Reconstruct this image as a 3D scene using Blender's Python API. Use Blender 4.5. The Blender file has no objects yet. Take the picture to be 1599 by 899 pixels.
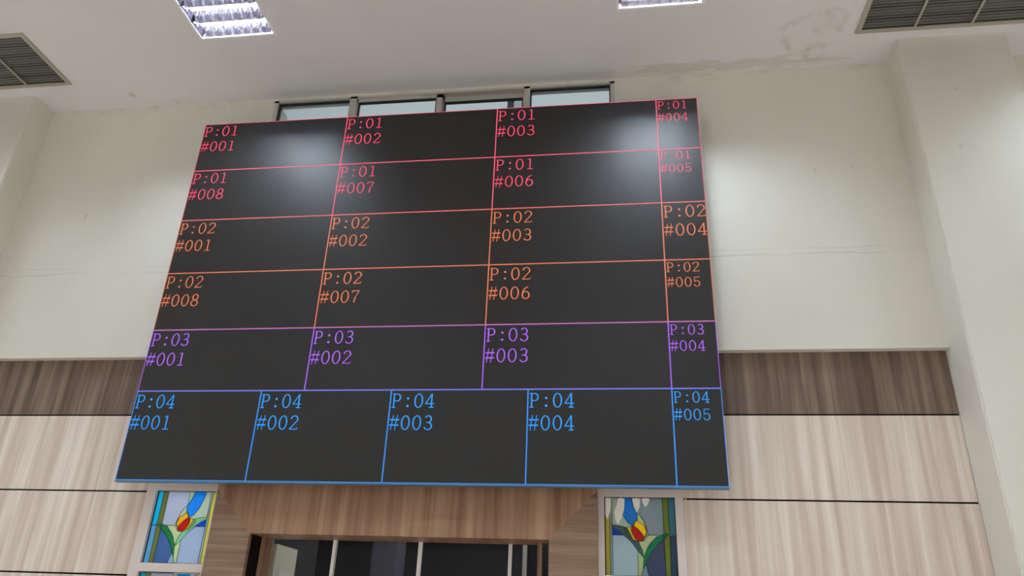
import bpy, bmesh, math, random
from mathutils import Matrix, Vector

sc = bpy.context.scene
random.seed(4)

# ------------------------------------------------------------------ camera
cam_data = bpy.data.cameras.new('camera')
cam = bpy.data.objects.new('camera', cam_data)
sc.collection.objects.link(cam)
cam_data.sensor_width = 36.0
cam_data.lens = 26.655
cam_data.clip_start = 0.05
cam_data.clip_end = 200
R = [[0.9906049410888081, -0.134787988384621, 0.023109497564120493],
     [0.13171950402385676, 0.894977464399366, -0.4262221374787926],
     [0.03676714498227996, 0.4252617269453118, 0.9043233053755405]]
M4 = Matrix.Identity(4)
for i in range(3):
    M4[i][0] = R[i][0]; M4[i][1] = R[i][2]; M4[i][2] = -R[i][1]
M4[0][3], M4[1][3], M4[2][3] = 3.4833, -4.9339, 1.6
cam.matrix_world = M4
sc.camera = cam

# ------------------------------------------------------------------ world, exposure
TUBE = 238.0          # strength of every fluorescent tube
TUBE_COL = (0.86, 1.0, 1.13)
world = bpy.data.worlds.new('world'); sc.world = world
world.use_nodes = True
wb = world.node_tree.nodes['Background']
wb.inputs[0].default_value = (0.80, 0.88, 0.93, 1); wb.inputs[1].default_value = 0.72
sc.view_settings.view_transform = 'Standard'
sc.view_settings.look = 'None'
sc.view_settings.exposure = 0.0
sc.view_settings.gamma = 1.0
sc.view_settings.use_curve_mapping = False
sc.cycles.max_bounces = 10
sc.cycles.diffuse_bounces = 7
sc.cycles.glossy_bounces = 4
sc.cycles.transmission_bounces = 6
sc.cycles.sample_clamp_indirect = 6.0
sc.cycles.caustics_reflective = False
sc.cycles.caustics_refractive = False

COL = sc.collection

# ------------------------------------------------------------------ colour / materials
def lin(c):
    return tuple((v / 255 / 12.92 if v / 255 <= 0.04045 else ((v / 255 + 0.055) / 1.055) ** 2.4) for v in c)

def rgba(c): return (c[0], c[1], c[2], 1)

def mat(name, col, rough=0.6, metal=0.0, spec=0.5, emit=None, estr=0.0, trans=0.0):
    m = bpy.data.materials.new(name); m.use_nodes = True
    b = m.node_tree.nodes['Principled BSDF']
    b.inputs['Base Color'].default_value = rgba(col)
    b.inputs['Roughness'].default_value = rough
    b.inputs['Metallic'].default_value = metal
    b.inputs['Specular IOR Level'].default_value = spec
    b.inputs['Transmission Weight'].default_value = trans
    if emit:
        b.inputs['Emission Color'].default_value = rgba(emit)
        b.inputs['Emission Strength'].default_value = estr
    return m

class NT:
    """small helper for node graphs"""
    def __init__(s, m):
        s.t = m.node_tree; s.n = s.t.nodes; s.l = s.t.links
        s.b = s.n['Principled BSDF']
        tc = s.n.new('ShaderNodeTexCoord'); s.obj = tc.outputs['Object']
    def mapping(s, scale=(1, 1, 1), loc=(0, 0, 0), rot=(0, 0, 0)):
        m = s.n.new('ShaderNodeMapping'); s.l.new(s.obj, m.inputs[0])
        m.inputs['Scale'].default_value = scale; m.inputs['Location'].default_value = loc
        m.inputs['Rotation'].default_value = rot
        return m.outputs[0]
    def noise(s, vec, scale, detail=4, rough=0.55, dist=0.0):
        n = s.n.new('ShaderNodeTexNoise'); s.l.new(vec, n.inputs['Vector'])
        n.inputs['Scale'].default_value = scale; n.inputs['Detail'].default_value = detail
        n.inputs['Roughness'].default_value = rough; n.inputs['Distortion'].default_value = dist
        return n.outputs[0]
    def ramp(s, fac, stops):
        r = s.n.new('ShaderNodeValToRGB'); s.l.new(fac, r.inputs[0])
        e = r.color_ramp.elements
        while len(e) < len(stops): e.new(0.5)
        for el, (p, c) in zip(e, stops):
            el.position = p; el.color = rgba(c) if not isinstance(c, float) else (c, c, c, 1)
        return r.outputs[0]
    def math(s, op, a, b=None, c=None, clamp=False):
        m = s.n.new('ShaderNodeMath'); m.operation = op; m.use_clamp = clamp
        for i, v in enumerate((a, b, c)):
            if v is None: continue
            if isinstance(v, (int, float)): m.inputs[i].default_value = v
            else: s.l.new(v, m.inputs[i])
        return m.outputs[0]
    def xyz(s):
        x = s.n.new('ShaderNodeSeparateXYZ'); s.l.new(s.obj, x.inputs[0]); return x.outputs
    def mix(s, fac, a, b, mode='MIX'):
        m = s.n.new('ShaderNodeMix'); m.data_type = 'RGBA'; m.blend_type = mode
        for key, v in ((0, fac), (6, a), (7, b)):
            if isinstance(v, (int, float)): m.inputs[key].default_value = v
            elif isinstance(v, tuple): m.inputs[key].default_value = rgba(v)
            else: s.l.new(v, m.inputs[key])
        return m.outputs[2]
    def bump(s, h, strength=0.1, dist=0.01):
        b = s.n.new('ShaderNodeBump'); b.inputs['Strength'].default_value = strength
        b.inputs['Distance'].default_value = dist
        s.l.new(h, b.inputs['Height']); s.l.new(b.outputs[0], s.b.inputs['Normal'])

def blob(g, X, Y, cx, cy, r, ring=False, w=0.05):
    """mask in the plane of two coordinates, broken by noise"""
    dx = g.math('SUBTRACT', X, cx); dy = g.math('SUBTRACT', Y, cy)
    d = g.math('SQRT', g.math('ADD', g.math('MULTIPLY', dx, dx), g.math('MULTIPLY', dy, dy)))
    nz = g.math('MULTIPLY', g.math('SUBTRACT', g.noise(g.obj, 6, 4), 0.5), r * 1.1)
    d = g.math('ADD', d, nz)
    if ring:
        q = g.math('ABSOLUTE', g.math('SUBTRACT', d, r))
        return g.math('SUBTRACT', 1.0, g.math('DIVIDE', q, w), clamp=True)
    return g.math('SUBTRACT', 1.0, g.math('DIVIDE', d, r), clamp=True)

# plaster of the walls, with a hairline crack and chips
def wall_mat(name, crack=False, base=(0.77, 0.75, 0.685)):
    m = mat(name, base, 0.62, spec=0.25); g = NT(m)
    n = g.noise(g.mapping((1, 1, 0.6)), 1.3, 5)
    c = g.ramp(n, [(0.3, tuple(v * 0.95 for v in base)), (0.7, tuple(min(1, v * 1.03) for v in base))])
    X, Y, Z = g.xyz()
    if crack:
        wob = g.math('MULTIPLY', g.math('SUBTRACT', g.noise(g.mapping((1, 1, 1)), 3.0, 6), 0.5), 0.07)
        d = g.math('ABSOLUTE', g.math('SUBTRACT', g.math('ADD', Z, wob), 4.255))
        line = g.math('SUBTRACT', 1.0, g.math('DIVIDE', d, 0.004), clamp=True)
        wob2 = g.math('MULTIPLY', g.math('SUBTRACT', g.noise(g.mapping((1, 1, 1), (11, 0, 0)), 2.0, 5), 0.5), 0.05)
        d2 = g.math('ABSOLUTE', g.math('SUBTRACT', g.math('ADD', Z, wob2), 4.305))
        line2 = g.math('SUBTRACT', 1.0, g.math('DIVIDE', d2, 0.004), clamp=True)
        line = g.math('MAXIMUM', line, g.math('MULTIPLY', line2, 0.5))
        gate = g.ramp(g.noise(g.mapping((1, 1, 1), (3, 0, 0)), 2.2, 3), [(0.36, 0.10), (0.62, 0.6)])
        c = g.mix(g.math('MULTIPLY', line, gate), c, (0.22, 0.19, 0.15))
        # water staining under the ceiling line
        top = g.math('MULTIPLY', g.math('SUBTRACT', Z, 5.88), 9.0, clamp=True)
        st = g.ramp(g.noise(g.mapping((1, 1, 1), (7, 0, 0)), 5, 5), [(0.5, 0.0), (0.62, 0.4)])
        c = g.mix(g.math('MULTIPLY', top, st), c, (0.50, 0.40, 0.27))
    chips = g.ramp(g.noise(g.mapping((1.0, 1.0, 0.35)), 14, 3), [(0.735, 0.0), (0.77, 0.35)])
    c = g.mix(chips, c, (0.36, 0.33, 0.28))
    g.l.new(c, g.b.inputs['Base Color'])
    g.bump(g.noise(g.obj, 9, 6), 0.12, 0.01)
    return m

M_wall = wall_mat('painted plaster', True)
M_pillar = wall_mat('painted pillar plaster')

def ceiling_mat():
    base = (0.77, 0.76, 0.77)
    m = mat('ceiling board paint', base, 0.7, spec=0.2); g = NT(m)
    X, Y, Z = g.xyz()
    c = g.ramp(g.noise(g.obj, 0.8, 3), [(0.3, (0.75, 0.745, 0.755)), (0.7, (0.79, 0.785, 0.795))])
    brown = (0.50, 0.41, 0.29)
    gate = g.ramp(g.noise(g.mapping((1, 1, 1), (5, 2, 0)), 7, 5), [(0.42, 0.0), (0.62, 1.0)])
    for cx, cy, r, w, q in ((5.03, -0.20, 0.19, 0.05, 0.42), (5.15, -0.31, 0.12, 0.035, 0.35), (5.10, 0.02, 0.08, 0.05, 0.3)):
        c = g.mix(g.math('MULTIPLY', g.math('MULTIPLY', blob(g, X, Y, cx, cy, r, True, w), q), gate), c, brown)
    c = g.mix(g.math('MULTIPLY', blob(g, X, Y, 5.16, -0.28, 0.13), 0.16), c, brown)
    # long stained band beside the back wall
    n1 = g.noise(g.mapping((1.2, 5, 1), (2, 0, 0)), 4, 6, 0.6)
    band = g.math('MULTIPLY', g.math('SUBTRACT', 1.0, g.math('DIVIDE', g.math('ABSOLUTE', g.math('SUBTRACT', Y, 0.10)), 0.10), clamp=True), g.math('MULTIPLY', g.math('SUBTRACT', X, 3.55), 3.0, clamp=True))
    band = g.math('MULTIPLY', band, g.math('MULTIPLY', g.math('SUBTRACT', 5.7, X), 1.1, clamp=True))
    st = g.ramp(g.math('ADD', n1, g.math('MULTIPLY', band, 0.3)), [(0.59, 0.0), (0.67, 0.40), (0.8, 0.28)])
    c = g.mix(g.math('MULTIPLY', st, g.math('MULTIPLY', band, 2.0, clamp=True)), c, brown)
    for cx, cy, r, q in ((-0.82, 0.02, 0.05, 0.7), (-0.45, 0.14, 0.05, 0.3)):
        c = g.mix(g.math('MULTIPLY', blob(g, X, Y, cx, cy, r), q), c, brown)
    g.l.new(c, g.b.inputs['Base Color'])
    g.bump(g.noise(g.obj, 3, 4), 0.05, 0.01)
    return m
M_ceil = ceiling_mat()

def wood_mat(name, cols, rough=0.42, grain='z', scale=1.0, spec=0.4):
    m = mat(name, cols[1], rough, spec=spec); g = NT(m)
    if grain == 'z': sl, sf = (5.0 * scale, 1.0, 0.16), (34, 1, 0.8)
    else: sl, sf = (0.35, 1.0, 9.0 * scale), (1.5, 1, 60)
    big = g.noise(g.mapping(sl), 3.2, 3, 0.5, 0.25)
    fine = g.noise(g.mapping(sf), 3.0, 4, 0.6)
    f = g.math('ADD', g.math('MULTIPLY', big, 0.82), g.math('MULTIPLY', fine, 0.18))
    c = g.ramp(f, [(0.36, cols[0]), (0.5, cols[1]), (0.63, cols[2])])
    g.l.new(c, g.b.inputs['Base Color'])
    return m
M_pale = wood_mat('pale striped laminate', [lin((206, 187, 174)), lin((222, 206, 195)), lin((238, 227, 217))])
M_dark = wood_mat('dark brown laminate', [lin((92, 74, 64)), lin((118, 99, 88)), lin((143, 125, 111))], 0.4)
M_port_v = wood_mat('brown laminate upright grain', [lin((134, 98, 78)), lin((158, 122, 98)), lin((176, 144, 118))], 0.4)
M_port_h = wood_mat('brown laminate level grain', [lin((124, 98, 82)), lin((142, 115, 96)), lin((156, 130, 109))], 0.4, 'x')
M_black = mat('black backing', (0.012, 0.011, 0.010), 0.9, spec=0.1)
M_floor = mat('warm floor tile', (0.80, 0.68, 0.58), 0.5)
M_alu = mat('grey aluminium', (0.60, 0.58, 0.53), 0.42, 0.35)
M_gasket = mat('black rubber gasket', (0.015, 0.015, 0.017), 0.6)
M_white = mat('white painted metal', (0.88, 0.88, 0.90), 0.4)
M_sgframe = mat('pale pink grey frame paint', lin((226, 214, 210)), 0.42)
M_lead = mat('dark lead came', (0.05, 0.06, 0.05), 0.5, 0.3)
M_vent = mat('vent frame metal', lin((176, 172, 158)), 0.5, 0.2)
M_slat = mat('vent slat metal', lin((104, 104, 100)), 0.5, 0.25)
M_ventdark = mat('vent dark duct', (0.010, 0.010, 0.010), 0.9, spec=0.1)
M_tube = mat('lit fluorescent tube', (0.9, 0.9, 0.9), 0.3, emit=TUBE_COL, estr=TUBE)
M_reflect = mat('bright reflector', (0.74, 0.70, 0.84), 0.07, 0.975)
M_lamella = mat('bright lamella', (0.60, 0.59, 0.70), 0.12, 0.98)
M_caps = mat('white lamp holder', (0.85, 0.88, 0.9), 0.4)
M_housing = mat('black display housing', (0.02, 0.02, 0.022), 0.5)
M_edge = mat('blue glow edge profile', (0.10, 0.22, 0.38), 0.4, 0.4)  # blue base colour paints the display's glow on the lip
M_outside = mat('outside render', lin((150, 158, 160)), 0.8)

# LED surface: dark, softly glossy
M_led = mat('dark display surface', (0.019, 0.018, 0.018), 0.35, spec=0.46)
g = NT(M_led)
g.l.new(g.ramp(g.noise(g.mapping((1, 1, 9)), 3, 5), [(0.3, (0.34,) * 3), (0.7, (0.40,) * 3)]), g.b.inputs['Roughness'])

LED = {1: lin((246, 76, 110)), 2: lin((226, 122, 72)), 3: lin((172, 98, 240)), 4: lin((30, 156, 250))}
LEDL = {1: lin((242, 96, 122)), 2: lin((222, 120, 84)), 3: lin((160, 96, 236)), 4: lin((44, 146, 244))}
M_txt = {k: mat('lit lettering %s' % n, (0, 0, 0), 0.6, emit=LED[k], estr=1.0) for k, n in ((1, 'red'), (2, 'orange'), (3, 'violet'), (4, 'blue'))}
M_lin = {k: mat('lit outline %s' % n, (0, 0, 0), 0.6, emit=LEDL[k], estr=0.95) for k, n in ((1, 'red'), (2, 'orange'), (3, 'violet'), (4, 'blue'))}

# ------------------------------------------------------------------ mesh helpers
def box(bm, x0, x1, y0, y1, z0, z1, mi=0):
    v = [bm.verts.new(p) for p in ((x0, y0, z0), (x1, y0, z0), (x1, y1, z0), (x0, y1, z0), (x0, y0, z1), (x1, y0, z1), (x1, y1, z1), (x0, y1, z1))]
    for f in ((0, 3, 2, 1), (4, 5, 6, 7), (0, 1, 5, 4), (1, 2, 6, 5), (2, 3, 7, 6), (3, 0, 4, 7)):
        fc = bm.faces.new([v[i] for i in f]); fc.material_index = mi

def obj(name, bm, mats, parent=None, kind=None, loc=None, bevel=0.0):
    if bevel:
        bmesh.ops.bevel(bm, geom=[e for e in bm.edges if len(e.link_faces) == 2 and e.calc_face_angle(0) > 0.9], offset=bevel, segments=2, affect='EDGES')
    me = bpy.data.meshes.new(name)
    if loc is not None and parent is None:
        bmesh.ops.translate(bm, vec=(-loc[0], -loc[1], -loc[2]), verts=bm.verts)
    bm.to_mesh(me); bm.free()
    for m in (mats if isinstance(mats, (list, tuple)) else [mats]): me.materials.append(m)
    o = bpy.data.objects.new(name, me); COL.objects.link(o)
    if loc is not None and parent is None: o.location = loc
    if parent is not None: o.parent = parent
    if kind: o['kind'] = kind
    return o

def boxes(name, lst, mats, parent=None, kind=None, bevel=0.0):
    bm = bmesh.new()
    for b in lst: box(bm, *b)
    return obj(name, bm, mats, parent, kind, bevel=bevel)

def thing(name, label, cat, loc=(0, 0, 0), group=None):
    o = bpy.data.objects.new(name, None); COL.objects.link(o); o.empty_display_size = 0.1
    o.location = loc; o['label'] = label; o['category'] = cat
    if group: o['group'] = group
    return o

def struct_root(name):
    o = bpy.data.objects.new(name, None); COL.objects.link(o); o['kind'] = 'structure'; return o

# ------------------------------------------------------------------ measures (metres)
ZC = 5.98                       # ceiling
XL, XR = -1.725, 5.70           # recess between the pillars
YU, YP, YPORT = 0.19, 0.25, 0.17
ZLED = 3.516                    # bottom of the plaster part of the wall
SX, SZ = 4.16, 3.04; Z0 = 2.538 # display
RX0, RX1, RY0 = -4.4, 8.5, -11.0

# ------------------------------------------------------------------ room shell
boxes('floor', [(RX0, RX1, RY0, 0.25, -0.1, 0.0)], M_floor, kind='structure')
boxes('wall_left', [(RX0 - 0.2, RX0, RY0, 0.45, 0, ZC)], M_pillar, kind='structure')
boxes('wall_right', [(RX1, RX1 + 0.2, RY0, 0.45, 0, ZC)], M_pillar, kind='structure')
boxes('wall_front', [(RX0, RX1, RY0 - 0.2, RY0, 0, ZC)], M_pillar, kind='structure')

WX0, WX1, WZ0, WZ1 = 0.485, 3.515, 5.10, 5.950     # clerestory opening
wall = struct_root('wall_back')
boxes('plaster', [
    (XL, WX0, YU, 0.45, ZLED, ZC), (WX1, XR, YU, 0.45, ZLED, ZC),
    (WX0, WX1, YU, 0.45, ZLED, WZ0), (WX0, WX1, YU, 0.26, WZ1, ZC),
    (RX0, -2.55, YU, 0.45, 0, ZC), (6.49, RX1, YU, 0.45, 0, ZC)], M_wall, wall)
boxes('backing', [
    (XL, 0.10, 0.263, 0.45, 0, ZLED), (3.915, XR, 0.263, 0.45, 0, ZLED),
    (0.10, 3.915, 0.263, 0.45, 2.56, ZLED),
    (0.68, 3.335, 0.263, 0.45, 2.26, 2.56),
    (0.68, 0.93, 0.263, 0.45, 0, 2.26), (3.07, 3.335, 0.263, 0.45, 0, 2.26)], M_black, wall)
G = 0.006
rows = [(3.070 + G, ZLED, 'dark'), (2.505 + G, 3.070 - G, 'pale'), (1.938 + G, 2.505 - G, 'pale'), (1.372 + G, 1.938 - G, 'pale'),
        (0.806 + G, 1.372 - G, 'pale'), (0.24 + G, 0.806 - G, 'pale')]
def panel(x0, x1, z0, z1, m):
    o = boxes('wood_panel', [(x0, x1, YP, 0.262, z0, z1)], m, wall, bevel=0.001)
    o['label'] = 'dark brown laminate panel' if m is M_dark else 'pale striped laminate panel'
for z0, z1, k in rows:
    if k == 'dark':
        panel(XL + 0.002, XR - 0.003, z0, z1, M_dark)
    elif z1 > 2.7:
        panel(XL + 0.002, 0.102, z0, z1, M_pale); panel(3.894, XR - 0.003, z0, z1, M_pale)
        panel(0.10, 3.90, 2.62, z1, M_pale)
    else:
        panel(XL + 0.002, 0.102, z0, z1, M_pale); panel(3.894, XR - 0.003, z0, z1, M_pale)
boxes('baseboard_left', [(XL + 0.002, 0.094, 0.235, 0.262, 0, 0.24)], M_dark, kind='structure')
boxes('baseboard_right', [(3.906, XR - 0.003, 0.235, 0.262, 0, 0.24)], M_dark, kind='structure')

# pillars with slightly rounded arrises
def pillar(name, x0, x1, y0):
    bm = bmesh.new(); box(bm, x0, x1, y0, 0.44, 0, ZC)
    es = [e for e in bm.edges if abs(e.verts[0].co.z - e.verts[1].co.z) > 1 and e.verts[0].co.y < 0.2]
    bmesh.ops.bevel(bm, geom=es, offset=0.012, segments=3, affect='EDGES')
    obj(name, bm, M_pillar, kind='structure')
pillar('wall_right_pillar', XR, 6.49, -0.08)
pillar('wall_left_pillar', -2.55, XL, -0.05)

# ------------------------------------------------------------------ ceiling with real openings
LXS = [-2.865, 0.50, 3.865, 7.23]; LYS = [-0.92, -3.1, -5.3, -7.5, -9.7]
LW, LD = 0.315, 0.33
holes = [(x - LW, x + LW, y - LD, y + LD) for x in LXS for y in LYS]
VENTS = [(-2.53, -1.275), (5.37, 6.625)]; VY0, VY1 = -0.80, -0.17
holes += [(a + 0.02, b - 0.02, VY0 + 0.02, VY1 - 0.02) for a, b in VENTS]
xs = sorted({RX0, RX1} | {h[0] for h in holes} | {h[1] for h in holes})
ys = sorted({RY0, 0.20} | {h[2] for h in holes} | {h[3] for h in holes})
bm = bmesh.new()
for i in range(len(xs) - 1):
    for j in range(len(ys) - 1):
        cx, cy = (xs[i] + xs[i + 1]) / 2, (ys[j] + ys[j + 1]) / 2
        if any(h[0] < cx < h[1] and h[2] < cy < h[3] for h in holes): continue
        box(bm, xs[i], xs[i + 1], ys[j], ys[j + 1], ZC, ZC + 0.02)
bmesh.ops.remove_doubles(bm, verts=bm.verts, dist=1e-5)
# drop the faces that were doubled between neighbouring tiles
seen = {}
for f in list(bm.faces): seen.setdefault(tuple(round(c, 4) for c in f.calc_center_median()), []).append(f)
bmesh.ops.delete(bm, geom=[f for fs in seen.values() if len(fs) > 1 for f in fs], context='FACES_ONLY')
obj('ceiling', bm, M_ceil, kind='structure')

# ------------------------------------------------------------------ recessed fluorescent fixtures
def quad(bm, pts, mi=0):
    f = bm.faces.new([bm.verts.new(p) for p in pts]); f.material_index = mi; return f

def cyl_x(bm, x0, x1, cy, cz, r, n=12):
    a = [[bm.verts.new((x, cy + r * math.cos(2 * math.pi * i / n), cz + r * math.sin(2 * math.pi * i / n))) for i in range(n)] for x in (x0, x1)]
    for i in range(n):
        bm.faces.new([a[0][i], a[0][(i + 1) % n], a[1][(i + 1) % n], a[1][i]])
    bm.faces.new(a[0]); bm.faces.new(a[1][::-1])

def make_light(label, loc):
    t = thing('ceiling_light', label, 'ceiling light', loc, 'recessed ceiling lights')
    w, d, h = LW - 0.001, LD - 0.001, 0.105
    # frame: thin lip under the ceiling plus the box above
    bm = bmesh.new()
    e = 0.012
    for b in ((-w - e, w + e, -d - e, -d + 0.008, -0.005, 0), (-w - e, w + e, d - 0.008, d + e, -0.005, 0),
              (-w - e, -w + 0.008, -d + 0.008, d - 0.008, -0.005, 0), (w - 0.008, w + e, -d + 0.008, d - 0.008, -0.005, 0),
              (-w, w, -d, -d + 0.004, 0, h), (-w, w, d - 0.004, d, 0, h), (-w, -w + 0.004, -d, d, 0, h), (w - 0.004, w, -d, d, 0, h), (-w, w, -d, d, h, h + 0.004)):
        box(bm, *b)
    obj('frame', bm, M_white, t)
    ty = [-0.249, -0.083, 0.083, 0.249]; pitch = 0.166
    # reflector troughs: parabolic walls between the tubes
    bm = bmesh.new(); n = 16; xa, xb = -w + 0.03, w - 0.03
    for c in ty:
        prof = []
        for i in range(n + 1):
            u = -1 + 2 * i / n
            prof.append((c + u * (pitch / 2 - 0.002), 0.094 - 0.092 * abs(u) ** 2))
        for (ya, za), (yb, zb) in zip(prof, prof[1:]):
            f = quad(bm, [(xa, ya, za), (xa, yb, zb), (xb, yb, zb), (xb, ya, za)]); f.smooth = True
    # sloping end plates
    for s in (-1, 1):
        quad(bm, [(s * (w - 0.03), -d + .006, 0.09), (s * (w - 0.03), d - .006, 0.09), (s * (w - 0.005), d - .006, 0.002), (s * (w - 0.005), -d + .006, 0.002)])
    bmesh.ops.remove_doubles(bm, verts=bm.verts, dist=1e-5)
    obj('reflector', bm, M_reflect, t)
    # cross lamellae
    for k in range(7):
        bm = bmesh.new(); x = -0.243 + 0.081 * k
        for c in ty:
            for (u0, u1) in ((-0.92, -0.25), (0.25, 0.92)):
                z0 = 0.094 - 0.092 * u0 ** 2; z1 = 0.094 - 0.092 * u1 ** 2
                ya, yb = c + u0 * pitch / 2, c + u1 * pitch / 2
                lo = 0.001
                vs = [(ya, max(lo + .002, z0 - 0.003)), (yb, max(lo + .002, z1 - 0.003)), (yb, lo), (ya, lo)]
                fa = [bm.verts.new((x - 0.0012, a, b)) for a, b in vs]; fb = [bm.verts.new((x + 0.0012, a, b)) for a, b in vs]
                bm.faces.new(fa); bm.faces.new(fb[::-1])
                for i in range(4): bm.faces.new([fa[i], fb[i], fb[(i + 1) % 4], fa[(i + 1) % 4]])
        # the strip runs on behind the tubes, joining the fins
        box(bm, x - 0.0012, x + 0.0012, -d + 0.012, d - 0.012, 0.0, 0.004)
        obj('lamella', bm, M_lamella, t)
    for c in ty:
        bm = bmesh.new(); cyl_x(bm, -0.272, 0.272, c, 0.073, 0.011)
        for f in bm.faces: f.smooth = len(f.verts) == 4
        tb = obj('fluorescent_tube', bm, M_tube, t)
        for s in (-1, 1):
            boxes('lamp_holder', [(min(s * 0.273, s * 0.296), max(s * 0.273, s * 0.296), c - 0.015, c + 0.015, 0.055, 0.092)], M_caps, tb)
    return t

def copy_tree(o, parent=None):
    c = o.copy(); COL.objects.link(c)
    if parent is not None: c.parent = parent
    for ch in list(o.children): copy_tree(ch, c)
    return c

first = make_light('recessed fluorescent ceiling light above the left part of the display, three lit tubes showing', (LXS[1], LYS[0], ZC))
kids = list(first.children)
rowname = ['beside the back wall', 'in the second row from the back wall', 'in the third row from the back wall', 'in the fourth row from the back wall', 'in the row farthest from the back wall']
colname = ['leftmost column', 'left centre column', 'right centre column', 'rightmost column']
for i, x in enumerate(LXS):
    for j, y in enumerate(LYS):
        if (i, j) == (1, 0): continue
        c = copy_tree(first); c.location = (x, y, ZC)
        c['label'] = 'recessed ceiling light %s, %s of lights' % (rowname[j], colname[i])
        if (i, j) == (2, 0):
            c['label'] = 'recessed ceiling light cut by the top edge, above the right part of the display'

# ------------------------------------------------------------------ ceiling vents
def make_vent(label, x0, x1):
    cx, cy = (x0 + x1) / 2, (VY0 + VY1) / 2
    t = thing('ceiling_vent', label, 'vent', (cx, cy, ZC), 'ceiling vents')
    w, d = (x1 - x0) / 2, (VY1 - VY0) / 2
    boxes('frame', [(-w, w, -d, -d + 0.035, -0.012, 0), (-w, w, d - 0.035, d, -0.012, 0),
                    (-w, -w + 0.035, -d + 0.035, d - 0.035, -0.012, 0), (w - 0.035, w, -d + 0.035, d - 0.035, -0.012, 0)], M_vent, t, bevel=0.002)
    boxes('duct', [(-w + 0.021, w - 0.021, -d + 0.021, d - 0.021, 0.10, 0.12), (-w + 0.021, w - 0.021, -d + 0.021, -d + 0.03, 0, 0.1), (-w + 0.021, w - 0.021, d - 0.03, d - 0.021, 0, 0.1),
                   (-w + 0.021, -w + 0.03, -d + 0.021, d - 0.021, 0, 0.1), (w - 0.03, w - 0.021, -d + 0.021, d - 0.021, 0, 0.1)], M_ventdark, t)
    bm = bmesh.new(); n = 19; p = (2 * d - 0.07) / n; th = -math.radians(9)
    for k in range(n):
        y = -d + 0.035 + p * (k + 0.5)
        L = p * (0.62, 0.76, 0.70, 0.55)[k % 4]
        a = Vector((0, math.cos(th) * L, math.sin(th) * L)) ; nrm = Vector((0, -math.sin(th), math.cos(th))) * 0.0012
        for s in (-1, 1):
            quad(bm, [(-w + 0.03, y - a.y / 1 * .5 + s * nrm.y, 0.008 - a.z * .5 + s * nrm.z), (w - 0.03, y - a.y * .5 + s * nrm.y, 0.008 - a.z * .5 + s * nrm.z),
                      (w - 0.03, y + a.y * .5 + s * nrm.y, 0.008 + a.z * .5 + s * nrm.z), (-w + 0.03, y + a.y * .5 + s * nrm.y, 0.008 + a.z * .5 + s * nrm.z)])
    obj('louver', bm, M_slat, t)
    step = (2 * w - 0.035) / 3
    for k in (1, 2):
        x = -w + 0.0175 + step * k
        boxes('divider', [(x - 0.008, x + 0.008, -d + 0.035, d - 0.035, -0.010, 0.002)], M_vent, t)
    return t
make_vent('slatted grey air vent in the ceiling above the left pillar', *VENTS[0])
make_vent('slatted grey air vent in the ceiling above the right pillar', *VENTS[1])

# ------------------------------------------------------------------ clerestory window (window_1)
w1 = struct_root('window_1')
Y = YU
boxes('frame', [(WX0, WX1, Y - 0.004, Y + 0.09, WZ1 - 0.022, WZ1), (WX0, WX1, Y - 0.004, Y + 0.09, WZ0, WZ0 + 0.05),
                (WX0, WX0 + 0.040, Y - 0.004, Y + 0.09, WZ0, WZ1), (WX1 - 0.034, WX1, Y - 0.004, Y + 0.09, WZ0, WZ1),
                (1.192, 1.258, Y - 0.004, Y + 0.09, WZ0, WZ1), (2.745, 2.800, Y - 0.004, Y + 0.09, WZ0, WZ1)], M_alu, w1, bevel=0.002)
def thin_glass(name, tint, ior):
    m = bpy.data.materials.new(name); m.use_nodes = True; t = m.node_tree; t.nodes.remove(t.nodes['Principled BSDF'])
    out = t.nodes['Material Output']; tr = t.nodes.new('ShaderNodeBsdfTransparent'); gl = t.nodes.new('ShaderNodeBsdfGlossy')
    fr = t.nodes.new('ShaderNodeFresnel'); mx = t.nodes.new('ShaderNodeMixShader')
    tr.inputs[0].default_value = rgba(tint); gl.inputs['Roughness'].default_value = 0.02; fr.inputs['IOR'].default_value = ior
    t.links.new(fr.outputs[0], mx.inputs[0]); t.links.new(tr.outputs[0], mx.inputs[1]); t.links.new(gl.outputs[0], mx.inputs[2])
    t.links.new(mx.outputs[0], out.inputs[0]); return m
M_glass = thin_glass('window glass', (0.86, 0.90, 0.90), 1.4)
def pane(x0, x1, zt, y, frame=0.0, sash=None):
    zb = WZ0 + 0.05
    if sash:
        s = sash
        boxes('sash', [(x0, x1, y - 0.02, y + 0.02, zt - s[2], zt), (x0, x1, y - 0.02, y + 0.02, zb, zb + 0.04), (x0, x0 + s[0], y - 0.02, y + 0.02, zb, zt), (x1 - s[1], x1, y - 0.02, y + 0.02, zb, zt)], M_alu, w1, bevel=0.0015)
        x0 += s[0]; x1 -= s[1]; zt -= s[2]; zb += 0.04
    g_ = 0.010
    boxes('gasket', [(x0, x1, y - 0.012, y + 0.012, zt - g_, zt), (x0, x1, y - 0.012, y + 0.012, zb, zb + g_), (x0, x0 + g_, y - 0.012, y + 0.012, zb, zt), (x1 - g_, x1, y - 0.012, y + 0.012, zb, zt)], M_gasket, w1)
    boxes('pane', [(x0 + g_ * .5, x1 - g_ * .5, y - 0.003, y + 0.003, zb + g_ * .5, zt - g_ * .5)], M_glass, w1)
pane(WX0 + 0.040, 1.192, WZ1 - 0.022, Y + 0.03)
pane(1.258, 2.03, WZ1 - 0.022, Y + 0.025, sash=(0.012, 0.05, 0.035))
pane(1.99, 2.745, WZ1 - 0.022, Y + 0.068, sash=(0.05, 0.012, 0.05))
pane(2.800, WX1 - 0.034, WZ1 - 0.022, Y + 0.03)

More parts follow.
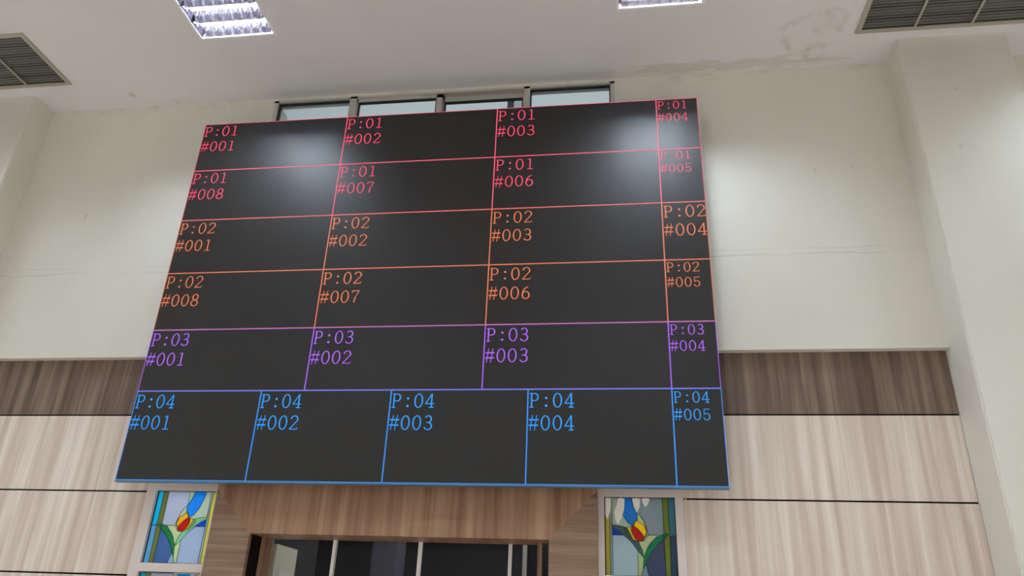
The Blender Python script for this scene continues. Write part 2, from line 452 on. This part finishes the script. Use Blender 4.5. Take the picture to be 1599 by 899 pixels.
# outside, beyond the clerestory
mast = thing('outdoor_mast', 'dark navy mast with a white slanting sheet standing for a lamp reflection, outside the third clerestory pane', 'mast', (2.57, 0.60, 3.26))
boxes('post', [(-0.028, 0.034, -0.03, 0.03, 0, 3.6)], mat('navy paint', lin((44, 54, 84)), 0.5), mast)
bm = bmesh.new()
vs = [(2.594, 6.35), (2.60, 6.35), (2.70, 6.035), (2.80, 5.80), (2.594, 5.80), (2.590, 6.09)]
vs = [(x - 2.57, z - 3.26) for x, z in vs]
a = [bm.verts.new((x, -0.03, z)) for x, z in vs]; b_ = [bm.verts.new((x, 0.03, z)) for x, z in vs]
bm.faces.new(a); bm.faces.new(b_[::-1])
for i in range(6): bm.faces.new([a[i], b_[i], b_[(i + 1) % 6], a[(i + 1) % 6]])
bmesh.ops.recalc_face_normals(bm, faces=bm.faces)
obj('reflection', bm, mat('white lamp reflection', (0.9, 0.92, 0.97), 0.7), mast)  # white sheet made up to stand for a lamp's reflection in the pane

# ------------------------------------------------------------------ stained glass windows (window_2, window_3)
P = {
 'cyan': [(0.176, 2.512), (0.222, 2.512), (0.221, 2.472), (0.221, 2.373), (0.218, 2.28), (0.180, 2.272)],
 'pale_cyan': [(0.180, 2.272), (0.218, 2.275), (0.223, 2.02), (0.180, 2.02)],
 'olive': [(0.222, 2.512), (0.258, 2.513), (0.257, 2.285), (0.254, 2.021), (0.223, 2.02), (0.218, 2.28), (0.221, 2.373), (0.221, 2.472)],
 'lilac': [(0.258, 2.513), (0.423, 2.513), (0.425, 2.42), (0.384, 2.366), (0.357, 2.275), (0.257, 2.276)],
 'mint': [(0.423, 2.513), (0.463, 2.513), (0.448, 2.46), (0.425, 2.42)],
 'ribbon': [(0.463, 2.513), (0.55, 2.513), (0.54, 2.462), (0.517, 2.397), (0.485, 2.348), (0.452, 2.33), (0.424, 2.376), (0.425, 2.42), (0.448, 2.46)],
 'pale_right': [(0.55, 2.513), (0.588, 2.513), (0.592, 2.335), (0.543, 2.331), (0.492, 2.319), (0.452, 2.33), (0.485, 2.348), (0.517, 2.397), (0.54, 2.462)],
 'edge_clear': [(0.588, 2.513), (0.603, 2.513), (0.603, 2.025), (0.588, 2.025)],
 'yellow_strip': [(0.603, 2.513), (0.632, 2.513), (0.632, 2.026), (0.603, 2.026)],
 'outer': [(0.632, 2.513), (0.640, 2.513), (0.640, 2.026), (0.632, 2.026)],
 'petal': [(0.432, 2.367), (0.446, 2.352), (0.451, 2.333), (0.43, 2.314), (0.402, 2.29), (0.386, 2.257), (0.372, 2.27), (0.367, 2.292), (0.371, 2.315), (0.381, 2.331), (0.409, 2.351)],
 'petal2': [(0.452, 2.331), (0.465, 2.326), (0.492, 2.319), (0.509, 2.312), (0.505, 2.295), (0.5, 2.285), (0.48, 2.264), (0.455, 2.246), (0.42, 2.235), (0.445, 2.258), (0.458, 2.279)],
 'red': [(0.451, 2.333), (0.465, 2.318), (0.465, 2.30), (0.458, 2.279), (0.442, 2.252), (0.42, 2.235), (0.388, 2.236), (0.384, 2.247), (0.386, 2.257), (0.39, 2.275), (0.402, 2.29), (0.425, 2.315)],
 'halo': [(0.425, 2.42), (0.424, 2.376), (0.432, 2.367), (0.409, 2.351), (0.381, 2.331), (0.367, 2.292), (0.386, 2.257), (0.388, 2.242), (0.357, 2.275), (0.384, 2.366)],
 'leaf': [(0.222, 2.280), (0.242, 2.288), (0.263, 2.283), (0.295, 2.27), (0.32, 2.25), (0.346, 2.224), (0.365, 2.196), (0.386, 2.144), (0.398, 2.062), (0.379, 2.097), (0.357, 2.144), (0.338, 2.174), (0.316, 2.2), (0.288, 2.23), (0.26, 2.252)],
 'leaf2': [(0.59, 2.335), (0.543, 2.331), (0.494, 2.320), (0.455, 2.246), (0.421, 2.233), (0.396, 2.178), (0.389, 2.135), (0.428, 2.178), (0.469, 2.232), (0.513, 2.273), (0.55, 2.302), (0.59, 2.321)],
 'tri': [(0.588, 2.321), (0.588, 2.271), (0.514, 2.271), (0.55, 2.302)],
 'slate': [(0.257, 2.276), (0.26, 2.252), (0.316, 2.2), (0.357, 2.144), (0.379, 2.097), (0.36, 2.024), (0.254, 2.021)],
 'pale_low': [(0.379, 2.097), (0.398, 2.062), (0.412, 2.025), (0.36, 2.024)],
 'stem': [(0.389, 2.135), (0.428, 2.178), (0.428, 2.025), (0.412, 2.025), (0.398, 2.062)],
 'low_right': [(0.428, 2.178), (0.469, 2.232), (0.514, 2.271), (0.588, 2.271), (0.588, 2.025), (0.428, 2.025)],
 'mid': [(0.32, 2.25), (0.298, 2.274), (0.357, 2.275), (0.388, 2.242), (0.421, 2.233), (0.396, 2.178), (0.389, 2.135), (0.365, 2.196)],
}
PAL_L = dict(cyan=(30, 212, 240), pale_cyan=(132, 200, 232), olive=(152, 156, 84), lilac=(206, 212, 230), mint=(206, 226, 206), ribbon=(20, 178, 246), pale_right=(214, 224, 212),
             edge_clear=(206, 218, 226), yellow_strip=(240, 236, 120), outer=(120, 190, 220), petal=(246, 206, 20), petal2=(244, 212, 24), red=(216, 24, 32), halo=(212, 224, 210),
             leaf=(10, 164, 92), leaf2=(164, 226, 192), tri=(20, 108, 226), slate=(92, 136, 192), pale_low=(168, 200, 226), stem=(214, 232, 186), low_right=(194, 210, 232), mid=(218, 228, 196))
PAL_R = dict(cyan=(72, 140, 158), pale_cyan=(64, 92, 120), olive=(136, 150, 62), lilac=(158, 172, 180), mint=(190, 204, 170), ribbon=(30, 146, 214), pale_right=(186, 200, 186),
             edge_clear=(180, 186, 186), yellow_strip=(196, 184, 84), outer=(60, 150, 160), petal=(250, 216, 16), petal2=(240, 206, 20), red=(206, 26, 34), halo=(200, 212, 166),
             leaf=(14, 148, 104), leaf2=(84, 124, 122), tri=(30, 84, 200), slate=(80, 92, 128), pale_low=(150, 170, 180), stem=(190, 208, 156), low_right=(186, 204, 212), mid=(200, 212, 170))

def clean_glass(name, c):
    m = mat('stained glass ' + name, lin(c), 0.12, spec=0.45)
    t = m.node_tree; out = t.nodes['Material Output']; b = t.nodes['Principled BSDF']
    tl = t.nodes.new('ShaderNodeBsdfTranslucent'); tl.inputs[0].default_value = rgba(lin(c)); ad = t.nodes.new('ShaderNodeMixShader')
    ad.inputs[0].default_value = 0.42
    t.links.new(b.outputs[0], ad.inputs[1]); t.links.new(tl.outputs[0], ad.inputs[2]); t.links.new(ad.outputs[0], out.inputs[0])
    return m

def stained(name, pal, mirror, jamb_l, jamb_r, face_l, face_r):
    root = struct_root(name)
    fx = (lambda x: 4.016 - x) if mirror else (lambda x: x)
    GY = 0.272
    # two lights one above the other, repeated down the opening
    mats = {k: clean_glass(('right ' if mirror else 'left ') + k.replace('_', ' '), c) for k, c in pal.items()}
    ivory = mat('ivory painted reflection', lin((252, 249, 242)), 0.15); order = list(pal)
    for dz in (0.0, -0.556, -1.112):
        bm = bmesh.new(); lead = bmesh.new()
        # clear sheet behind the pieces
        for k, pts in P.items():
            pp = [(fx(x), z + dz) for x, z in pts]
            if mirror: pp = pp[::-1]
            gy = GY - 0.00015 * order.index(k)
            fr = [bm.verts.new((x, gy, z)) for x, z in pp]; bk = [bm.verts.new((x, gy + 0.004, z)) for x, z in pp]
            fs = [bm.faces.new(fr), bm.faces.new(bk[::-1])]
            n = len(pp)
            for i in range(n): fs.append(bm.faces.new([fr[(i + 1) % n], fr[i], bk[i], bk[(i + 1) % n]]))
            for f in fs: f.material_index = order.index(k)
            for i in range(n):
                a = Vector(pp[i]); b = Vector(pp[(i + 1) % n]); d = (b - a)
                if d.length < 1e-5: continue
                nn = Vector((-d.y, d.x)).normalized() * 0.0013
                q = [(a + nn), (b + nn), (b - nn), (a - nn)]
                top = [lead.verts.new((v.x, GY - 0.0052, v.y)) for v in q]; bot = [lead.verts.new((v.x, GY - 0.0036, v.y)) for v in q]
                lead.faces.new(top)
                for e in range(4): lead.faces.new([top[e], bot[e], bot[(e + 1) % 4], top[(e + 1) % 4]])
        bmesh.ops.recalc_face_normals(bm, faces=bm.faces)
        p_ = obj('glass_pane', bm, [mats[k] for k in order], root)
        obj('lead_came', lead, M_lead, p_)
        if mirror:  # ivory drop shapes stand for lamp reflections on the pane
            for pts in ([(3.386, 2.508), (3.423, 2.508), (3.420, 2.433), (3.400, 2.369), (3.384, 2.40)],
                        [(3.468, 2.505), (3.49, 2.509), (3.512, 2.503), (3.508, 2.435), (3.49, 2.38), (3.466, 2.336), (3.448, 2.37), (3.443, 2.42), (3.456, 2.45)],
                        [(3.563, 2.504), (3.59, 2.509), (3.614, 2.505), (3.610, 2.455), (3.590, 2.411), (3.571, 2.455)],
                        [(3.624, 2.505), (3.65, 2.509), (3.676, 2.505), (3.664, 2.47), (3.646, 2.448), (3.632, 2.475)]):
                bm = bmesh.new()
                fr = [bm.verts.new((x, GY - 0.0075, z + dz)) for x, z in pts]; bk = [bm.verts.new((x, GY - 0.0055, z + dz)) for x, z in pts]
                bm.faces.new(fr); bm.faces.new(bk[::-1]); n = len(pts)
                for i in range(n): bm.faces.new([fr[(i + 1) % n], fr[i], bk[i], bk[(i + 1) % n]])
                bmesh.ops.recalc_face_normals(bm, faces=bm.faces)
                pt = obj('painted_reflection', bm, ivory, p_); pt['label'] = 'ivory drop-shaped painted reflection'
    # frame: jambs, head and cross bars; glass sits back from the face
    x0, x1 = face_l, face_r; gl, gr = jamb_l, jamb_r; yf = 0.238
    bars = [(x0, gl - 0.0, yf, 0.30, 0.0, 2.60), (gr + 0.0, x1, yf, 0.30, 0.0, 2.60), (gl, gr, yf, 0.30, 2.513, 2.60)]
    for zz in (2.020, 1.464, 0.908):
        bars.append((gl, gr, yf, 0.30, zz - 0.055, zz))
    bars.append((gl, gr, yf, 0.30, 0, 0.35))
    boxes('frame', bars, M_sgframe, root, bevel=0.002)
    gk = []
    for zt in (2.513, 1.965, 1.409):
        gk += [(gl, gl + 0.004, 0.262, 0.271, zt - 0.49, zt), (gr - 0.004, gr, 0.262, 0.271, zt - 0.49, zt), (gl, gr, 0.262, 0.271, zt - 0.004, zt)]
    boxes('glazing_bead', gk, M_gasket, root)
    return root
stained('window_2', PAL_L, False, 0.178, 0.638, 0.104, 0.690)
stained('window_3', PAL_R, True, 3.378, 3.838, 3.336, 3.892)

# ------------------------------------------------------------------ doorway with brown laminate surround (door_1)
d1 = struct_root('door_1')
PO0, PO1, PI0, PI1, PZ, PT = 0.682, 3.335, 0.975, 3.022, 2.222, 2.60
def prism(name, pts, y0, y1, m, parent):
    bm = bmesh.new()
    fr = [bm.verts.new((x, y0, z)) for x, z in pts]; bk = [bm.verts.new((x, y1, z)) for x, z in pts]
    bm.faces.new(fr); bm.faces.new(bk[::-1]); n = len(pts)
    for i in range(n): bm.faces.new([fr[(i + 1) % n], fr[i], bk[i], bk[(i + 1) % n]])
    bmesh.ops.recalc_face_normals(bm, faces=bm.faces)
    return obj(name, bm, m, parent)
mt = 0.33
hd = prism('header', [(PI0, PZ), (PI1, PZ), (PI1 + mt, PZ + mt), (PI1 + mt, PT), (PI0 - mt, PT), (PI0 - mt, PZ + mt)], YPORT, 0.21, M_port_v, d1)
def clipx(p): return (max(PO0, min(PO1, p[0])), p[1])
hd_pts = [(PI0, PZ), (PI1, PZ), (PO1, PZ + (PO1 - PI1)), (PO1, PT), (PO0, PT), (PO0, PZ + (PI0 - PO0))]
me = hd.data; bpy.data.objects.remove(hd)
prism('header', hd_pts, YPORT, 0.21, M_port_v, d1)
prism('side_casing', [(PO0, 0), (PI0, 0), (PI0, PZ), (PO0, PZ + (PI0 - PO0))], YPORT, 0.21, M_port_h, d1)
prism('side_casing', [(PI1, 0), (PO1, 0), (PO1, PZ + (PO1 - PI1)), (PI1, PZ)], YPORT, 0.21, M_port_h, d1)
boxes('reveal', [(0.93, 0.975, 0.21, 0.50, 0, 2.26), (3.022, 3.07, 0.21, 0.50, 0, 2.26)], M_black, d1)
boxes('soffit', [(0.975, 3.022, 0.211, 0.48, PZ, PZ + 0.03)], M_port_v, d1)
boxes('jamb', [(0.98, 1.010, 0.36, 0.50, 0, PZ)], M_port_v, d1, bevel=0.002)
boxes('jamb', [(2.930, 2.96, 0.36, 0.50, 0, PZ)], M_port_v, d1, bevel=0.002)
M_dglass = thin_glass('door glass', (0.90, 0.91, 0.93), 1.22)
for x in (1.483, 2.101, 2.733):
    boxes('stile', [(x - 0.012, x + 0.012, 0.455, 0.485, 0, PZ)], M_white, d1, bevel=0.002)
xsg = [1.010, 1.471, 1.495, 2.089, 2.113, 2.721, 2.745, 2.930]
for k in range(0, 8, 2):
    boxes('glass_pane', [(xsg[k], xsg[k + 1], 0.468, 0.474, 0, PZ)], M_dglass, d1)
# dim room behind the doorway and the coloured windows
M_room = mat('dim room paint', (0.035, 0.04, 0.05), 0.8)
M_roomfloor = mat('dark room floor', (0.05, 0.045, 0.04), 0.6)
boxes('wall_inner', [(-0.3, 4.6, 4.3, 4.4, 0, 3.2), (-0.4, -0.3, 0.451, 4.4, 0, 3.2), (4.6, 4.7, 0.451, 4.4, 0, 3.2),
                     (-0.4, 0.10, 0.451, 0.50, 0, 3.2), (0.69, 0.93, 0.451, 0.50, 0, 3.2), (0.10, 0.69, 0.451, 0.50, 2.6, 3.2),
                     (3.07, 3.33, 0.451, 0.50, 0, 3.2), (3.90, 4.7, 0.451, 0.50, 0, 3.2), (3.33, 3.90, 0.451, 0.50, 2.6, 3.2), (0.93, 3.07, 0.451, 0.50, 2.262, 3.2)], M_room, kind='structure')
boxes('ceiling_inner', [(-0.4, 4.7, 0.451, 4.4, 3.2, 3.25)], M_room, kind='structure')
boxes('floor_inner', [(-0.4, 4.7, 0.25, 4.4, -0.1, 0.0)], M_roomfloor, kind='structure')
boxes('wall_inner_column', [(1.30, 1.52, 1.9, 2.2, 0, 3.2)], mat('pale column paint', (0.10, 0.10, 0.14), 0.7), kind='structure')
boxes('wall_inner_added_baffle', [(0.86, 0.90, 0.50, 1.5, 0, 3.2), (-0.3, 0.90, 1.5, 1.54, 0, 3.2), (3.10, 3.14, 0.50, 1.5, 0, 3.2), (3.10, 4.6, 1.5, 1.54, 0, 3.2)],  # made-up partitions keep the pane backlight out of the dim room
      mat('added baffle paint', (0.75, 0.77, 0.80), 0.7), kind='structure')
boxes('wall_inner_added_cover', [(0.901, 0.93, 0.501, 1.56, 0, 3.2), (3.07, 3.099, 0.501, 1.56, 0, 3.2)], M_room, kind='structure')  # dark boards added to hide the lit partitions from the doorway
ld = bpy.data.lights.new('leaf_fill_light', 'POINT'); ld.energy = 52.0; ld.color = (1.0, 0.95, 0.84); ld.shadow_soft_size = 0.12  # unseen lamp added to brighten the cream door leaf
lo = bpy.data.objects.new('leaf_fill_light', ld); COL.objects.link(lo); lo.location = (2.75, 1.3, 2.9)
for nm, x, e in (('pane_backlight', 0.35, 52.0), ('pane_backlight', 3.65, 34.0)):  # unseen lamps added to shine through the coloured panes
    ld = bpy.data.lights.new(nm, 'POINT'); ld.energy = e; ld.color = (0.90, 1.0, 0.98); ld.shadow_soft_size = 0.15
    lo = bpy.data.objects.new(nm, ld); COL.objects.link(lo); lo.location = (x, 0.95, 2.75)
w4 = struct_root('window_4')
boxes('frame', [(2.35, 2.40, 4.26, 4.299, 2.0, 3.0), (2.85, 2.90, 4.26, 4.299, 2.0, 3.0), (3.4, 3.45, 4.26, 4.299, 2.0, 3.0), (2.35, 3.45, 4.26, 4.299, 2.95, 3.0), (2.35, 3.45, 4.26, 4.299, 2.0, 2.05)], M_alu, w4)
boxes('pane', [(2.40, 2.85, 4.28, 4.29, 2.05, 2.95), (2.90, 3.40, 4.28, 4.29, 2.05, 2.95)], mat('night dark glass', (0.02, 0.025, 0.05), 0.1), w4)
d2 = struct_root('door_2')
boxes('leaf', [(0.992, 1.030, 0.52, 0.90, 0.01, 2.195)], mat('cream door paint', (0.80, 0.78, 0.66), 0.5), d2, bevel=0.002)
boxes('inset_panel', [(1.030, 1.034, 0.60, 0.84, 0.3, 2.02)], mat('white door panel', (0.86, 0.87, 0.84), 0.5), d2, bevel=0.001)

# ------------------------------------------------------------------ LED video wall
def ring(bm, cx, cz, rx, rz, tx, tz, n=26, a0=0, a1=360):
    """elliptical stroke, tx thick at the sides, tz thick at top and bottom"""
    pts = []
    full = abs(a1 - a0) >= 360
    for i in range(n + (0 if full else 1)):
        a = math.radians(a0 + (a1 - a0) * i / n)
        c, s = math.cos(a), math.sin(a)
        pts.append((bm.verts.new((cx + (rx + tx / 2) * c, 0, cz + (rz + tz / 2) * s)), bm.verts.new((cx + (rx - tx / 2) * c, 0, cz + (rz - tz / 2) * s))))
    m = len(pts)
    for i in range(m if full else m - 1):
        a, b = pts[i], pts[(i + 1) % m]
        bm.faces.new([a[0], b[0], b[1], a[1]])
def bar(bm, x0, z0, x1, z1, w):
    d = Vector((x1 - x0, z1 - z0)); n = Vector((-d.y, d.x)).normalized() * w / 2
    bm.faces.new([bm.verts.new((x0 + n.x, 0, z0 + n.y)), bm.verts.new((x0 - n.x, 0, z0 - n.y)), bm.verts.new((x1 - n.x, 0, z1 - n.y)), bm.verts.new((x1 + n.x, 0, z1 + n.y))])
T, t_ = 0.058, 0.040      # thick and thin strokes, em
def glyph(bm, ch):
    if ch == 'P':
        bar(bm, .10, 0, .10, .62, T); bar(bm, .02, .012, .19, .012, t_); bar(bm, .02, .61, .24, .61, t_)
        bar(bm, .10, .30, .24, .30, t_); ring(bm, .24, .455, .135, .155, T, t_, 14, -90, 90)
    elif ch == ':':
        for z in (.075, .41): ring(bm, .22, z, .026, .026, .052, .052, 12)
    elif ch == '#':
        bar(bm, .07, -.01, .15, .64, .034); bar(bm, .25, -.01, .33, .64, .034)
        bar(bm, 0, .205, .40, .205, T); bar(bm, .01, .44, .41, .44, T)
    elif ch == '0': ring(bm, .20, .31, .165, .30, T, t_)
    elif ch == '1':
        bar(bm, .215, 0, .215, .62, T); bar(bm, .07, .012, .36, .012, t_); bar(bm, .09, .565, .215, .60, t_)
    elif ch == '2':
        ring(bm, .20, .455, .155, .155, T, t_, 16, -25, 165); bar(bm, .345, .40, .04, .03, .042)
        bar(bm, .02, .02, .37, .02, .04); bar(bm, .365, .02, .385, .11, .03); ring(bm, .065, .48, .012, .012, .024, .024, 8)
    elif ch == '3':
        ring(bm, .19, .465, .135, .145, T, t_, 16, -90, 150); ring(bm, .19, .165, .160, .155, T, t_, 18, -160, 90)
        bar(bm, .12, .32, .20, .32, t_)
    elif ch == '4':
        bar(bm, .275, 0, .275, .62, T); bar(bm, .275, .62, .015, .18, t_); bar(bm, .0, .175, .40, .175, t_); bar(bm, .17, .012, .38, .012, t_)
    elif ch == '5':
        bar(bm, .07, .605, .36, .605, .042); bar(bm, .075, .61, .065, .30, t_); ring(bm, .19, .19, .16, .18, T, t_, 20, -165, 140)
    elif ch == '6':
        ring(bm, .20, .19, .155, .18, T, t_); ring(bm, .36, .22, .31, .385, T, t_, 12, 100, 182)
    elif ch == '7':
        bar(bm, .035, .60, .375, .60, .045); bar(bm, .365, .60, .20, .25, .036); bar(bm, .20, .26, .165, 0, T); bar(bm, .04, .60, .03, .50, t_)
    elif ch == '8':
        ring(bm, .20, .465, .130, .145, T, t_); ring(bm, .20, .155, .160, .15, T, t_)
def lettering(parent, x, ztop, em, lines, m):
    bm = bmesh.new()
    for li, s in enumerate(lines):
        for ci, ch in enumerate(s):
            k = len(bm.verts); bm.verts.ensure_lookup_table()
            glyph(bm, ch); bm.verts.ensure_lookup_table()
            for v in bm.verts[k:]:
                v.co = (x + (ci * 0.5 + 0.035) * em + v.co.x * em, v.co.y, ztop - em * (0.80 + 0.97 * li) + v.co.z * em)
    for v in bm.verts: v.co.y = -0.0016
    bmesh.ops.recalc_face_normals(bm, faces=bm.faces)
    o = obj('lettering', bm, m, parent); return o

vw = thing('video_wall', 'huge black video wall with coloured grid lines and port numbers, hung above the doorway', 'display screen', (SX / 2, 0, Z0))
U = 0.32; V = 0.16
cells = []
nums = [(1, [1, 2, 3, 4]), (1, [8, 7, 6, 5]), (2, [1, 2, 3, 4]), (2, [8, 7, 6, 5]), (3, [1, 2, 3, 4])]
for r, (p, ns) in enumerate(nums):
    for c, n in enumerate(ns):
        x0 = c * 4; x1 = min(13, x0 + 4)
        cells.append((x0 * U, x1 * U, SZ - (r * 3 + 3) * V, SZ - r * 3 * V, p, n, 1.0 if (c < 3 or (p, n) == (2, 4)) else 0.76))
for c, n in enumerate([1, 2, 3, 4, 5]):
    x0 = c * 3; x1 = min(13, x0 + 3)
    cells.append((x0 * U, x1 * U, 0, 4 * V, 4, n, 1.0 if c < 4 else 0.76))
for x0, x1, z0, z1, p, n, s in cells:
    ox, oz = -SX / 2, 0
    c = boxes('display_panel', [(x0 + ox, x1 + ox, 0.0, 0.045, z0, z1)], M_led, vw)
    lw = 0.0042
    bm = bmesh.new()
    a0, a1, b0, b1 = x0 + ox, x1 + ox, z0, z1
    for q in ((a0, a1, b0, b0 + lw), (a0, a1, b1 - lw, b1), (a0, a0 + lw, b0 + lw, b1 - lw), (a1 - lw, a1, b0 + lw, b1 - lw)):
        box(bm, q[0], q[1], -0.0012, -0.0001, q[2], q[3])
    obj('outline', bm, M_lin[p], c)
    lettering(c, x0 + ox + 0.004, z1, 0.16 * s, ['P:%02d' % p, '#%03d' % n], M_txt[p])
boxes('housing', [(-SX / 2 + 0.05, SX / 2 - 0.05, 0.045, 0.11, 0.05, SZ - 0.05)], M_housing, vw)
boxes('edge_profile', [(-SX / 2, SX / 2, -0.004, 0.045, -0.012, -0.0005)], M_edge, vw)
boxes('mounting_rail', [(-1.9, 1.9, 0.11, 0.19, 1.35, 1.43), (-1.9, 1.9, 0.11, 0.25, 0.72, 0.80)], M_alu, vw)
